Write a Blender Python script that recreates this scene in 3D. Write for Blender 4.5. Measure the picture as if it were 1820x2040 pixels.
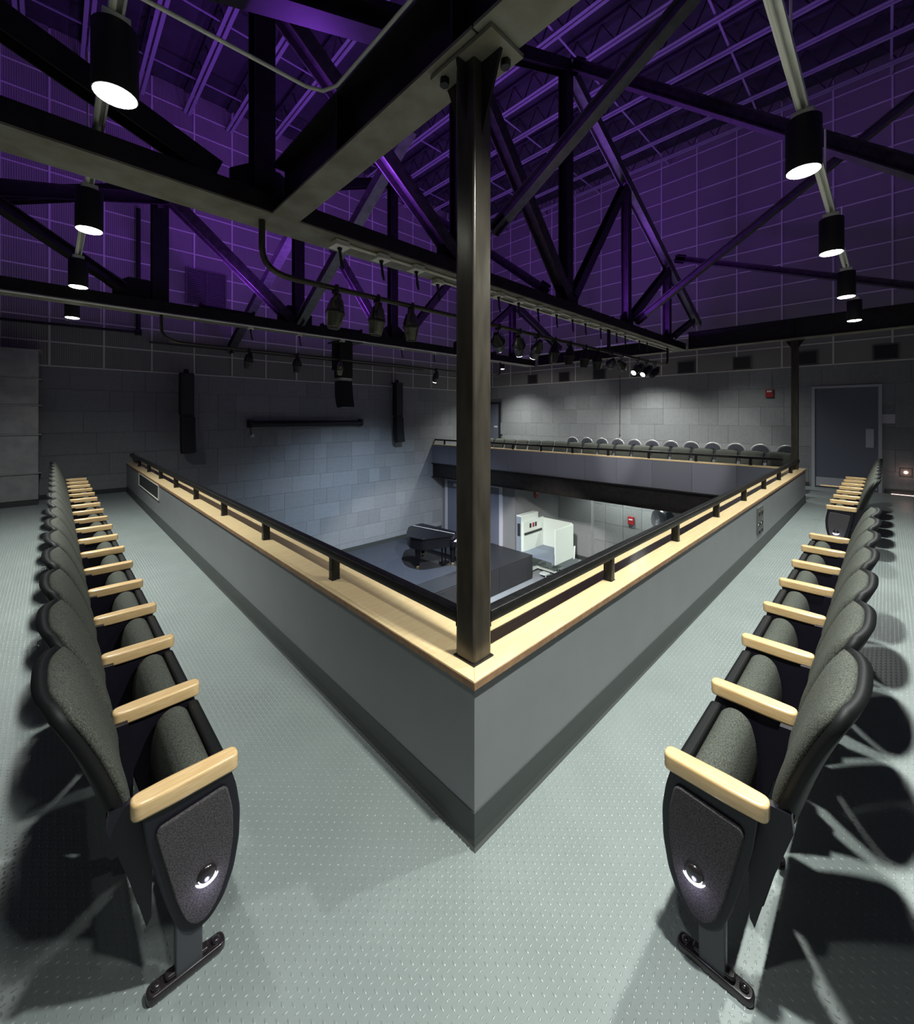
import bpy, math, random
from mathutils import Vector, Matrix
import numpy as np
random.seed(7)
S = bpy.context.scene
for o in list(bpy.data.objects): bpy.data.objects.remove(o)
COL = S.collection

# ------------------------------------------------------------------ camera
YAW = math.radians(45.9)
F = Vector((math.cos(YAW), math.sin(YAW), 0)); CAM = Vector((-1.198, -1.137, 1.70))
cd = bpy.data.cameras.new('camera'); cam = bpy.data.objects.new('camera', cd); COL.objects.link(cam)
cd.sensor_fit = 'AUTO'; cd.sensor_width = 36.0; cd.lens = 36.0*830/2040
cd.shift_x = 0.0; cd.shift_y = (830-1020)/2040.0
cd.clip_start = 0.02; cd.clip_end = 100
cam.location = CAM; cam.rotation_euler = (math.radians(90), 0, YAW-math.radians(90))
S.camera = cam
# ------------------------------------------------------------------ world, exposure
w = bpy.data.worlds.new('world'); S.world = w; w.use_nodes = True
w.node_tree.nodes['Background'].inputs[0].default_value = (0.5, 0.55, 0.65, 1)
w.node_tree.nodes['Background'].inputs[1].default_value = 0.0
S.view_settings.view_transform = 'Standard'; S.view_settings.look = 'None'
S.view_settings.exposure = 0.0; S.view_settings.gamma = 1.0; S.view_settings.use_curve_mapping = False
CAN_W, CAN_COL = 250.0, (0.95, 1.0, 0.94)
UP_W, UP_COL = 118.0, (0.33, 0.075, 1.0)
STAGE_W = 1900.0

# ------------------------------------------------------------------ materials
MATS = {}
def mat(name, col, rough=0.5, metal=0.0, noise=0.0, nscale=20.0, bump=0.0, bscale=200.0, coat=0.0, rnd=0.0,
        col2=None, stretch=None, emit=None, estr=0.0, spec=0.5, sheen=0.0):
    m = bpy.data.materials.new(name); m.use_nodes = True; MATS[name] = m
    nt = m.node_tree; N = nt.nodes; L = nt.links; b = N['Principled BSDF']
    b.inputs['Roughness'].default_value = rough; b.inputs['Metallic'].default_value = metal
    b.inputs['Coat Weight'].default_value = coat; b.inputs['Coat Roughness'].default_value = 0.12
    b.inputs['Specular IOR Level'].default_value = spec; b.inputs['Sheen Weight'].default_value = sheen
    b.inputs['Base Color'].default_value = (*col, 1)
    tc = N.new('ShaderNodeTexCoord'); mp = N.new('ShaderNodeMapping'); L.new(tc.outputs['Object'], mp.inputs[0])
    if stretch: mp.inputs['Scale'].default_value = stretch
    out = None
    if noise > 0 or col2:
        n = N.new('ShaderNodeTexNoise'); n.inputs['Scale'].default_value = nscale; n.inputs['Detail'].default_value = 5
        L.new(mp.outputs[0], n.inputs['Vector'])
        r = N.new('ShaderNodeValToRGB'); c2 = col2 or tuple(c*(1-noise) for c in col); c1 = col if col2 else tuple(c*(1+noise) for c in col)
        r.color_ramp.elements[0].position = 0.35; r.color_ramp.elements[1].position = 0.65
        r.color_ramp.elements[0].color = (*c2, 1); r.color_ramp.elements[1].color = (*c1, 1)
        L.new(n.outputs['Fac'], r.inputs[0]); out = r.outputs[0]
    if rnd > 0:
        oi = N.new('ShaderNodeObjectInfo'); mr = N.new('ShaderNodeMapRange')
        mr.inputs[3].default_value = 1-rnd; mr.inputs[4].default_value = 1+rnd; L.new(oi.outputs['Random'], mr.inputs[0])
        mx = N.new('ShaderNodeMix'); mx.data_type = 'RGBA'; mx.blend_type = 'MULTIPLY'; mx.inputs[0].default_value = 1
        if out: L.new(out, mx.inputs[6])
        else: mx.inputs[6].default_value = (*col, 1)
        L.new(mr.outputs[0], mx.inputs[7]); out = mx.outputs[2]
    if out: L.new(out, b.inputs['Base Color'])
    if bump > 0:
        n2 = N.new('ShaderNodeTexNoise'); n2.inputs['Scale'].default_value = bscale; n2.inputs['Detail'].default_value = 3
        L.new(mp.outputs[0], n2.inputs['Vector']); bp = N.new('ShaderNodeBump'); bp.inputs['Strength'].default_value = bump
        bp.inputs['Distance'].default_value = 0.004; L.new(n2.outputs['Fac'], bp.inputs['Height']); L.new(bp.outputs[0], b.inputs['Normal'])
    if emit:
        b.inputs['Emission Color'].default_value = (*emit, 1); b.inputs['Emission Strength'].default_value = estr
    return m
mat('floor_rubber', (.215, .243, .238), .40, noise=.05, nscale=3)
mat('lug_rubber', (.215, .243, .238), .32)
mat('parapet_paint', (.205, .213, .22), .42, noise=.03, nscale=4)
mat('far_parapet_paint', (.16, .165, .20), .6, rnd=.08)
mat('base_rubber', (.045, .05, .047), .45)
mat('maple', (.80, .62, .36), .32, col2=(.74, .54, .29), nscale=6, stretch=(1, 12, 12), coat=.35)
mat('maple_edge', (.30, .17, .09), .5, noise=.2, nscale=30)
mat('arm_maple', (.80, .56, .29), .26, col2=(.70, .45, .21), nscale=9, stretch=(1.5, 14, 14), coat=.6)
mat('rail_black', (.011, .011, .011), .33, noise=.3, nscale=30, bump=.1, bscale=40, spec=.3)
mat('column_steel', (.05, .042, .033), .3, metal=.3, noise=.25, nscale=7, bump=.1, bscale=30, stretch=(3, 3, .6))
mat('steel_black', (.016, .014, .013), .45, metal=.3, noise=.35, nscale=10)
mat('steel_underlit', (.27, .265, .215), .55, metal=.2, col2=(.19, .165, .12), nscale=5, bump=.08, bscale=150)  # undersides paler than the webs: floor bounce light put into colour, mottle is rust
mat('steel_purple', (.06, .05, .055), .42, metal=.4, noise=.3, nscale=12)
mat('brace_grey', (.10, .10, .092), .38, metal=.5, noise=.2, nscale=10)
mat('acoustic_tile', (.225, .23, .238), .85, noise=.05, nscale=14, rnd=.10)
mat('tile_joint', (.16, .164, .17), .9)
mat('wall_batten', (.62, .60, .56), .6)
mat('ceiling_deck', (.034, .032, .038), .8, noise=.2, nscale=2)
mat('joist_paint', (.26, .245, .28), .5)
mat('plain_wall', (.16, .165, .17), .85)
mat('door_blue', (.11, .12, .16), .5)
mat('door_frame', (.40, .40, .45), .5)
mat('duct_metal', (.36, .35, .36), .34, metal=.45, noise=.12, nscale=5, bump=.25, bscale=6)
mat('chair_fabric', (.105, .11, .094), .95, col2=(.036, .039, .034), nscale=230, bump=.4, bscale=260, spec=.12)
mat('panel_fabric', (.10, .092, .096), .95, col2=(.045, .04, .044), nscale=230, bump=.4, bscale=260, spec=.12)
mat('chair_plastic', (.007, .0075, .008), .55, bump=.08, bscale=300, spec=.22)
mat('chair_metal', (.010, .009, .016), .38, spec=.35)
mat('foot_metal', (.018, .014, .016), .22, coat=.5)
mat('stanchion_grey', (.06, .062, .072), .42)
mat('bolt_steel', (.5, .46, .42), .3, metal=.9)
mat('can_black', (.008, .008, .008), .6)
mat('lens_white', (1, 1, 1), .5, emit=(.95, 1.0, .88), estr=26)
mat('led_white', (1, 1, 1), .5, emit=(.88, .88, 1.0), estr=9)
mat('spot_lens', (1, 1, 1), .5, emit=(1, .97, .95), estr=16)
mat('strut_galv', (.75, .75, .70), .35, metal=.3)
mat('pipe_dark', (.075, .07, .05), .35, metal=.7)
mat('conduit', (.82, .80, .70), .35)
mat('fixture_black', (.011, .011, .011), .38)
mat('fixture_silver', (.20, .19, .145), .22, metal=.85, noise=.15, nscale=30)
mat('box_galv', (.72, .72, .64), .45, metal=.2, bump=.3, bscale=90)
mat('speaker_black', (.007, .007, .008), .6)
mat('grille_dark', (.02, .02, .022), .6)
mat('vent_frame', (.10, .10, .09), .6)
mat('alarm_red', (.28, .012, .016), .4)
mat('sign_paper', (.55, .54, .58), .7)
mat('piano_black', (.005, .005, .007), .3, spec=.3)
mat('piano_lid', (.006, .006, .009), .22, spec=.35)
mat('brass', (.75, .6, .35), .25, metal=.9)
mat('carpet', (.034, .037, .048), .95, noise=.25, nscale=60, bump=.3, bscale=120)
mat('stage_black', (.022, .023, .027), .6, noise=.15, nscale=20)
mat('lower_floor', (.27, .29, .31), .4, noise=.05, nscale=5)
mat('lift_white', (.62, .68, .63), .45)
mat('lift_grey', (.20, .24, .30), .5)
mat('drum_silver', (.70, .70, .76), .28, metal=.4)
mat('dome_white', (.85, .85, .85), .35)
mat('cable_black', (.01, .01, .01), .6)
mat('conf_back', (.055, .06, .075), .9, noise=.2, nscale=300)
mat('conf_frame', (.60, .60, .58), .35, metal=.6)
mat('amber', (1, .25, .15), .5, emit=(1, .72, .66), estr=2.5)
def ribbed(name, col):
    m = mat(name, col, .7, rnd=.06); nt = m.node_tree; N = nt.nodes; L = nt.links; b = N['Principled BSDF']
    tc = N.new('ShaderNodeTexCoord'); wv = N.new('ShaderNodeTexWave'); wv.inputs['Scale'].default_value = 9.0
    L.new(tc.outputs['Object'], wv.inputs['Vector']); bp = N.new('ShaderNodeBump'); bp.inputs['Strength'].default_value = .6
    bp.inputs['Distance'].default_value = .01; L.new(wv.outputs['Fac'], bp.inputs['Height']); L.new(bp.outputs[0], b.inputs['Normal'])
ribbed('metal_panel', (.23, .222, .20))

# ------------------------------------------------------------------ mesh helpers
class MB:
    def __init__(s): s.v = []; s.f = []; s.sm = []
    def add(s, vs, fs, smooth=False):
        n = len(s.v); s.v += [tuple(x) for x in vs]
        for f in fs: s.f.append(tuple(i+n for i in f)); s.sm.append(smooth)
        return s
    def box(s, a, b):
        x0, y0, z0 = a; x1, y1, z1 = b
        return s.add([(x0,y0,z0),(x1,y0,z0),(x1,y1,z0),(x0,y1,z0),(x0,y0,z1),(x1,y0,z1),(x1,y1,z1),(x0,y1,z1)],
                     [(0,3,2,1),(4,5,6,7),(0,1,5,4),(1,2,6,5),(2,3,7,6),(3,0,4,7)])
    def sweep(s, p0, p1, prof, up=(0,0,1), smooth=False, caps=True):
        """profile (list of closed polygons in (side, up) coords) swept from p0 to p1"""
        p0 = Vector(p0); p1 = Vector(p1); d = (p1-p0).normalized(); up = Vector(up)
        sd = d.cross(up)
        if sd.length < 1e-5: sd = d.cross(Vector((1,0,0)))
        sd.normalize(); u = sd.cross(d).normalized()
        for pl in prof:
            n = len(pl); vs = [p0+sd*a+u*b for a, b in pl]+[p1+sd*a+u*b for a, b in pl]
            fs = [(i, (i+1) % n, (i+1) % n+n, i+n) for i in range(n)]
            s.add(vs, fs, smooth)
            if caps: s.add(vs, [tuple(range(n))[::-1], tuple(range(n, 2*n))])
        return s
    def bar(s, p0, p1, w, h, up=(0,0,1)):
        return s.sweep(p0, p1, [[(-w/2,-h/2),(w/2,-h/2),(w/2,h/2),(-w/2,h/2)]], up)
    def wf(s, p0, p1, w, h, up=(0,0,1), tf=.014, tw=.012, parts='tbw'):
        pr = []
        if 'b' in parts: pr.append([(-w/2,-h/2),(w/2,-h/2),(w/2,-h/2+tf),(-w/2,-h/2+tf)])
        if 't' in parts: pr.append([(-w/2,h/2-tf),(w/2,h/2-tf),(w/2,h/2),(-w/2,h/2)])
        if 'w' in parts: pr.append([(-tw/2,-h/2+tf),(tw/2,-h/2+tf),(tw/2,h/2-tf),(-tw/2,h/2-tf)])
        return s.sweep(p0, p1, pr, up)
    def tube(s, pts, r, n=10, caps=True):
        pts = [Vector(p) for p in pts]; rings = []
        ref = Vector((0,0,1)); d0 = (pts[1]-pts[0]).normalized()
        if abs(d0.z) > .95: ref = Vector((1,0,0))
        sd = d0.cross(ref).normalized()
        for i, p in enumerate(pts):
            if i == 0: d = pts[1]-pts[0]
            elif i == len(pts)-1: d = pts[-1]-pts[-2]
            else: d = (pts[i+1]-p).normalized()+(p-pts[i-1]).normalized()
            d.normalize(); sd = (sd-d*sd.dot(d)).normalized(); u = d.cross(sd)
            rr = r[i] if isinstance(r, (list, tuple)) else r
            rings.append([p+sd*math.cos(2*math.pi*k/n)*rr+u*math.sin(2*math.pi*k/n)*rr for k in range(n)])
        vs = [x for rg in rings for x in rg]; fs = []
        for i in range(len(pts)-1):
            for k in range(n): fs.append((i*n+k, i*n+(k+1) % n, (i+1)*n+(k+1) % n, (i+1)*n+k))
        s.add(vs, fs, True)
        if caps: s.add(rings[0], [tuple(range(n))[::-1]]); s.add(rings[-1], [tuple(range(n))])
        return s
    def lathe(s, prof, n=20, org=(0,0,0), axis=(0,0,1)):
        ax = Vector(axis).normalized(); q = Vector((0,0,1)).rotation_difference(ax); o = Vector(org); vs = []; fs = []
        for r, z in prof:
            for k in range(n):
                a = 2*math.pi*k/n; vs.append(o+q @ Vector((r*math.cos(a), r*math.sin(a), z)))
        for i in range(len(prof)-1):
            for k in range(n): fs.append((i*n+k, i*n+(k+1) % n, (i+1)*n+(k+1) % n, (i+1)*n+k))
        s.add(vs, fs, True)
        if prof[0][0] > 1e-4: s.add(vs[:n], [tuple(range(n))[::-1]])
        if prof[-1][0] > 1e-4: s.add(vs[-n:], [tuple(range(n))])
        return s
    def prism(s, poly, axis, a, b):
        """poly in the two other axes order (x,y,z without axis)"""
        def mk(p, t):
            q = list(p); q.insert(axis, t); return q
        n = len(poly); vs = [mk(p, a) for p in poly]+[mk(p, b) for p in poly]
        s.add(vs, [tuple(range(n))[::-1], tuple(range(n, 2*n))]+[(i, (i+1) % n, (i+1) % n+n, i+n) for i in range(n)])
        return s
    def mesh(s, name, m=None, bevel=0):
        me = bpy.data.meshes.new(name); me.from_pydata(s.v, [], s.f)
        me.polygons.foreach_set('use_smooth', s.sm)
        if m: me.materials.append(MATS[m])
        import bmesh
        bm = bmesh.new(); bm.from_mesh(me); bmesh.ops.recalc_face_normals(bm, faces=bm.faces)
        if bevel > 0:
            bmesh.ops.remove_doubles(bm, verts=bm.verts, dist=1e-5)
            es = [e for e in bm.edges if len(e.link_faces) == 2 and e.calc_face_angle(0) > .5]
            bmesh.ops.bevel(bm, geom=es, offset=bevel, segments=2, affect='EDGES', profile=.6)
            for f in bm.faces: f.smooth = True
        bm.to_mesh(me); bm.free(); me.update()
        if bevel > 0:
            nv = [Vector((0,0,0)) for _ in me.vertices]
            for p in me.polygons:
                for i in p.vertices: nv[i] += p.normal*p.area
            me.normals_split_custom_set_from_vertices([n.normalized() if n.length > 0 else Vector((0,0,1)) for n in nv])
        return me
    def obj(s, name, m=None, parent=None, bevel=0, loc=None):
        return link(name, s.mesh(name, m, bevel), parent, loc)
def link(name, data, parent=None, loc=None, rot=None):
    o = bpy.data.objects.new(name, data); COL.objects.link(o)
    if parent is not None: o.parent = parent
    if loc is not None: o.location = loc
    if rot is not None: o.rotation_euler = rot
    return o
def tag(o, label, cat, group=None):
    o['label'] = label; o['category'] = cat
    if group: o['group'] = group
    return o
def thing(name, label, cat, loc=(0,0,0), rz=0, group=None):
    return tag(link(name, None, None, loc, (0,0,rz)), label, cat, group)
def struct(o): o['kind'] = 'structure'; return o
def copy_tree(o, parent=None):
    c = o.copy(); COL.objects.link(c)
    if parent is not None: c.parent = parent
    for ch in list(o.children): copy_tree(ch, c)
    return c
def light(kind, name, parent, loc, energy, col, **k):
    ld = bpy.data.lights.new(name, kind); ld.energy = energy; ld.color = col
    for a, v in k.items():
        if a not in ('aim',): setattr(ld, a, v)
    o = link(name, ld, parent, loc)
    if 'aim' in k:
        o.rotation_mode = 'QUATERNION'; o.rotation_quaternion = Vector((0,0,-1)).rotation_difference(Vector(k['aim']).normalized())
    return o
ORD = ['nearest', 'second', 'third', 'fourth', 'fifth', 'sixth', 'seventh', 'eighth', 'ninth', 'tenth', 'eleventh', 'twelfth',
       'thirteenth', 'fourteenth', 'fifteenth', 'sixteenth', 'seventeenth', 'eighteenth']

# ------------------------------------------------------------------ dimensions (metres)
XL, YF = -2.45, -3.2          # left wall, wall behind the right aisle
YB, XR = 10.9, 12.1           # far walls
XE = 9.5                      # far edge of the well
KT = .66                      # parapet top
ZR = 9.15                     # underside of joists
ZS, ZF = -2.65, -3.38         # stage, lower floor
ZBM = 3.23                    # underside of steel
YA, YT = 2.25, 6.45           # truss planes
TB, TR = 2.74, 2.93           # top of grey tiles on the two far walls

# ------------------------------------------------------------------ room shell
fl = MB()
for a, b in [((XL, YF), (0, YB)), ((0, YF), (XE, 0)), ((XE, YF), (XR, YB))]:
    fl.box((a[0], a[1], -.12), (b[0], b[1], 0))
floor = struct(fl.obj('floor', 'floor_rubber'))
# raised tread lugs of the deck, one mesh
def lugs():
    p = .0233; near = 0
    xs = np.arange(XL+.05, XR, p); ys = np.arange(YF+.6, YB, p)
    I, J = np.meshgrid(np.arange(len(xs)), np.arange(len(ys)), indexing='ij')
    X = xs[I].ravel(); Y = ys[J].ravel(); par = ((I+J) % 2).ravel()
    d = (X-CAM.x)*F.x+(Y-CAM.y)*F.y
    keep = (d > .9) & (((X < -.012) & (X > -2.3)) | ((Y < -.012) & (Y > -2.3))) & (X < 9.6) & ~((X < -.2) & (Y < -1.2))
    lat = np.abs((X-CAM.x)*F.y-(Y-CAM.y)*F.x)/d
    keep &= lat < 1.15
    X, Y, par = X[keep], Y[keep], par[keep]; n = len(X)
    L, W, H = .0098, .0034, .0030
    base = np.array([[L,0,0],[.3*L,W,0],[-.3*L,W,0],[-L,0,0],[-.3*L,-W,0],[.3*L,-W,0],[.35*L,0,H],[-.35*L,0,H]])
    alt = base[:, [1,0,2]]*np.array([-1,1,1])
    V = np.where(par[:, None, None] == 0, base[None], alt[None]).copy()
    V[:, :, 0] += X[:, None]; V[:, :, 1] += Y[:, None]
    T = np.array([[0,1,6],[1,2,7],[1,7,6],[2,3,7],[3,4,7],[4,5,6],[4,6,7],[5,0,6]])
    Fa = (T[None]+8*np.arange(n)[:, None, None]).reshape(-1, 3)
    me = bpy.data.meshes.new('tread_lugs'); me.vertices.add(8*n); me.vertices.foreach_set('co', V.ravel())
    me.loops.add(Fa.size); me.loops.foreach_set('vertex_index', Fa.ravel().astype(np.int32))
    me.polygons.add(len(Fa)); me.polygons.foreach_set('loop_start', np.arange(0, Fa.size, 3, dtype=np.int32))
    me.polygons.foreach_set('use_smooth', np.ones(len(Fa), dtype=bool))
    me.update(calc_edges=True); me.materials.append(MATS['lug_rubber'])
    o = link('tread_lugs', me, floor); o['kind'] = 'stuff'
lugs()

def tiled_wall(name, axis, face, lo, hi, zlo, zhi, tw, th, vis, sgn):
    """wall slab with the room side at coordinate `face`; sgn = direction of the room"""
    m = MB()
    if axis == 1: m.box((lo, face-sgn*.02, zlo), (hi, face-sgn*.25, 9.9))
    else: m.box((face-sgn*.02, lo, zlo), (face-sgn*.25, hi, 9.9))
    wl = struct(m.obj(name, 'tile_joint'))
    t = MB(); g = .0025; dd = (-.0, .02)
    if axis == 1: t.box((g, -.0, g), (tw-g, .02, th-g))
    else: t.box((-.0, g, g), (.02, tw-g, th-g))
    tm = t.mesh('acoustic_tile', 'acoustic_tile'); t2 = MB()
    if axis == 1: t2.box((g, -.0, g), (2*tw-g, .02, th-g))
    else: t2.box((-.0, g, g), (.02, 2*tw-g, th-g))
    tm2 = t2.mesh('acoustic_tile', 'acoustic_tile')
    cnt = 0; r = 0; z = zhi-th
    while z > zlo-.01:
        off = 0 if r % 3 else tw*.5
        a = lo-off
        while a < hi-.05:
            dbl = random.random() < .38 and vis(a+tw*1.5, z+th/2) and a+2*tw < hi+.2
            if a > lo-.01 and a+tw < hi+.2 and vis(a+tw/2, z+th/2) and cnt < 300:
                pr = random.choice([0, 0, .0012])
                link('acoustic_tile', tm2 if dbl else tm, wl, (a, face-.02-pr, z) if axis == 1 else (face-.02-pr, a, z))
                cnt += 1
                if dbl: a += tw
            a += tw
        z -= th; r += 1
    return wl
def vis_back(x, z):           # what the left parapet and far balcony do not hide
    s = (0-CAM.x)/(x-CAM.x) if x > 0 else 1
    return (-1.6 < x < 0 and z > 0) or (x >= 0 and 1.7+(z-1.7)*s > .45 and not (x > 9.3 and -.6 < z < .6))
wb = tiled_wall('wall_back', 1, YB, XL, 12.35, ZF-.1, TB, .43, .462, vis_back, -1)
wr = tiled_wall('wall_right', 0, XR, YF, YB, -.12, TR, .485, .49, lambda y, z: z > 0 and y > -2.3 and not (-.8 < y < -.1 and z < 2.1) and not (y > 10.0 and z < 2.35), -1)
# metal acoustic panels with pale battens above the tiles
def upper(wl, axis, face, lo, hi, z0, pw, ph, first):
    pm = MB()
    if axis == 1: pm.box((.015, 0, .012), (pw-.015, .018, ph-.012))
    else: pm.box((0, .015, .012), (.018, pw-.015, ph-.012))
    pme = pm.mesh('wall_panel', 'metal_panel')
    nz = int((ZR+.3-z0)/ph)
    a = first
    while a < hi:
        if a > lo-pw:
            for k in range(nz+1):
                link('wall_panel', pme, wl, (a, face-.018, z0+k*ph) if axis == 1 else (face-.018, a, z0+k*ph))
        b = MB()
        if axis == 1: b.box((a-.016, face-.034, z0), (a+.016, face-.001, 9.7))
        else: b.box((face-.034, a-.016, z0), (face-.001, a+.016, 9.7))
        b.obj('batten', 'wall_batten', wl); a += pw
    for k in range(nz+1):
        b = MB(); z = z0+k*ph
        if axis == 1: b.box((lo, face-.03, z-.014), (hi, face-.001, z+.014))
        else: b.box((face-.03, lo, z-.014), (face-.001, hi, z+.014))
        b.obj('batten', 'wall_batten', wl)
upper(wb, 1, YB, XL, 12.1, TB+.01, .86, .50, -.393-.86*2)
upper(wr, 0, XR, YF, YB, TR+.01, .97, .525, -1.22-.97*2)
struct(MB().box((XL-.2, YF, -.12), (XL, YB, 9.9)).obj('wall_left', 'plain_wall'))
struct(MB().box((XL, YF-.2, -.12), (XR, YF, 9.9)).obj('wall_front', 'plain_wall'))
struct(MB().box((XL-.2, YF-.2, 9.75), (XR+.3, YB+.3, 9.9)).obj('ceiling', 'ceiling_deck'))
struct(MB().box((XL, YB-.035, 0), (-.0, YB-.001, .10)).obj('baseboard_back', 'base_rubber'))
struct(MB().box((XR-.035, -3.2, 0), (XR-.001, -1.09, .10)).box((XR-.035, .19, 0), (XR-.001, 8, .10)).obj('baseboard_right', 'base_rubber'))
struct(MB().box((XL+.3, YB-.06, TB+.2), (XL+.52, YB-.02, 9.1)).obj('trim_1', 'wall_batten'))

# parapets round the well
def parapet(name, p, q, paint, base=True):
    """outer face runs p->q (xy), wall is 0.2 thick to the left of p->q or right; built as boxes"""
    m = MB().box((p[0], p[1], 0), (q[0], q[1], KT-.03)); return struct(m.obj(name, paint))
pl = parapet('wall_parapet_left', (0, 0), (.27, YB), 'parapet_paint')
pr_ = parapet('wall_parapet_right', (.27, 0), (XE+.1, .27), 'parapet_paint')
# base trim, slightly flared cove
PC = [(-.004, .13), (-.006, .03), (-.012, .008), (-.022, 0), (.002, 0), (.002, .13)]
def mitre(e, par, fl):
    vs = []
    for a, z in PC: vs.append((a, a, z))
    for a, z in PC: vs.append((a, e, z) if fl else (e, a, z))
    n = len(PC); MB().add(vs, [tuple(range(n)), tuple(range(n, 2*n))]+[(k, (k+1) % n, (k+1) % n+n, k+n) for k in range(n)]).obj('cove_base', 'base_rubber', par)
mitre(YB-.04, pl, True); mitre(XE+.1, pr_, False)
# recessed soffit slab edges of the deck towards the well
# wood caps
def capL():
    c = MB().prism([(-.012, -.012), (.30, .30), (.30, YB-.002), (-.012, YB-.002)], 2, KT-.028, KT)
    o = c.obj('parapet_cap', 'maple', pl, .004)
    MB().prism([(-.014, -.014), (.0, .0), (.0, YB-.002), (-.014, YB-.002)], 2, KT-.034, KT-.006).obj('cap_edging', 'maple_edge', pl)
    c = MB().prism([(-.012, -.012), (XE+.115, -.012), (XE+.115, .30), (.30, .30)], 2, KT-.028, KT)
    c.obj('parapet_cap', 'maple', pr_, .004)
    MB().prism([(-.014, -.014), (XE+.117, -.014), (XE+.117, .0), (.0, .0)], 2, KT-.034, KT-.006).obj('cap_edging', 'maple_edge', pr_)
capL()
# far parapet: gently out of square with the hall, as the photograph shows
fx0, fx1 = 9.15, XE
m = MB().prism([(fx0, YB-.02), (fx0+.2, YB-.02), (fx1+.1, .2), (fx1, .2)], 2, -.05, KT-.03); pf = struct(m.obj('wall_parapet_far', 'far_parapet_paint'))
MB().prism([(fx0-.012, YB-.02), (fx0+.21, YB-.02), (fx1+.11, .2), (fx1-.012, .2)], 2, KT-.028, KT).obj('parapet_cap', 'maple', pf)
# facing panels of the far parapet
N = 12
for k in range(N):
    y0 = .25+(YB-.3)*k/N; y1 = .25+(YB-.3)*(k+1)/N-.006
    xa = fx1+(fx0-fx1)*(y0-.2)/(YB-.2); xb = fx1+(fx0-fx1)*(y1-.2)/(YB-.2)
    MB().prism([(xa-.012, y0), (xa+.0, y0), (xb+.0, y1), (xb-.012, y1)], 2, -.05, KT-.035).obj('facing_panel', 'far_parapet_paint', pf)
t = thing('edge_beam', 'long black steel beam under the far balcony front', 'beam', (0,0,0))
MB().prism([(fx0-.06, YB-.02), (fx0+.14, YB-.02), (fx1+.14, .2), (fx1-.06, .2)], 2, -.58, -.56).obj('bottom_flange', 'steel_black', t)
MB().prism([(fx0-.06, YB-.02), (fx0+.14, YB-.02), (fx1+.14, .2), (fx1-.06, .2)], 2, -.075, -.052).obj('top_flange', 'steel_black', t)
MB().prism([(fx0+.02, YB-.02), (fx0+.05, YB-.02), (fx1+.05, .2), (fx1+.02, .2)], 2, -.56, -.075).obj('web', 'steel_black', t)

# ------------------------------------------------------------------ hand rails
def handrail(name, label, p0, p1, posts, axis):
    t = thing(name, label, 'railing', (p0[0], p0[1], KT))
    def loc(p): return Vector(p)-Vector((p0[0], p0[1], KT))
    d = (Vector(p1)-Vector(p0)).normalized()
    MB().bar(loc((*p0[:2], .822)), loc((*p1[:2], .822)), .058, .056).obj('top_rail', 'rail_black', t, .008)
    for s in posts:
        c = Vector((p0[0], p0[1], 0))+Vector((d.x, d.y, 0))*s
        b = MB().bar(Vector((c.x, c.y, KT))-Vector((p0[0], p0[1], KT)), Vector((c.x, c.y, .80))-Vector((p0[0], p0[1], KT)), .052, .052, up=(d.x, d.y, 0))
        b.obj('post', 'rail_black', t, .004)
    return t
handrail('handrail', 'black steel rail on the wood cap of the left parapet', (.098, .17, 0), (.098, YB-.03, 0), [1.16+1.2*k for k in range(8)], 1)
handrail('handrail', 'black steel rail on the wood cap of the right parapet', (.17, .098, 0), (XE-.15, .098, 0), [1.18+1.2*k for k in range(7)], 0)
handrail('handrail', 'thin black rail along the far balcony in front of its seats', (fx1+.05, .35, 0), (fx0+.12, YB-.05, 0), [.55+1.05*k for k in range(10)], 1)

# ------------------------------------------------------------------ steel frame
t = thing('steel_column', 'dark steel column standing on the parapet corner in the middle', 'column', (.115, .115, KT))
MB().box((-.055, -.055, -.03), (.055, .055, 2.56)).obj('shaft', 'column_steel', t, .012)
MB().box((-.062, -.062, 0), (.062, .062, .006)).obj('base_plate', 'steel_black', t)
MB().box((-.10, -.19, 2.545), (.105, .17, 2.563)).obj('cap_plate', 'steel_underlit', t)
MB().prism([(-.055, 2.24), (-.055, 2.545), (-.16, 2.545), (-.145, 2.51)], 0, -.007, .007).obj('gusset', 'steel_black', t)
MB().prism([(.055, 2.24), (.055, 2.545), (.16, 2.545), (.145, 2.51)], 0, -.007, .007).obj('gusset', 'steel_black', t)
MB().prism([(-.055, 2.30), (-.055, 2.545), (-.10, 2.545)], 1, -.007, .007).obj('gusset', 'steel_black', t)
for yy in (-.13, .12):
    MB().lathe([(.022, -.03), (.022, 0)], 6, (-.06 if yy > 0 else .06, yy, 2.545)).obj('bolt', 'steel_black', t)
def beam_y(label, x, y0, y1, zb, h, w, stiff=()):
    t = thing('steel_beam', label, 'beam', (x, y0, zb)); L = y1-y0
    MB().box((-w/2, 0, 0), (w/2, L, .016)).obj('bottom_flange', 'steel_underlit', t)
    MB().box((-w/2, 0, h-.016), (w/2, L, h)).obj('top_flange', 'steel_black', t)
    MB().box((-.008, 0, .016), (.008, L, h-.016)).obj('web', 'steel_black', t)
    for s in stiff:
        MB().box((-w/2+.004, s-.006, .016), (w/2-.004, s+.006, h-.016)).obj('stiffener', 'steel_black', t)
    return t
beam_y('steel beam from the middle column to the first roof truss', .09, .005, 2.09, ZBM, .37, .205, (.12, 1.1))
beam_y('steel beam leaving the middle column towards the top of the picture', .09, YF+.01, -.005, ZBM, .37, .205, (3.05,))
beam_y('steel beam over the far right column and the far lamps', 9.33, YF+.01, 2.05, ZBM, .40, .205, (3.34,))
beam_y('steel beam over the far balcony front between the two trusses', 9.33, 2.45, 6.2, ZBM, .30, .205)
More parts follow.
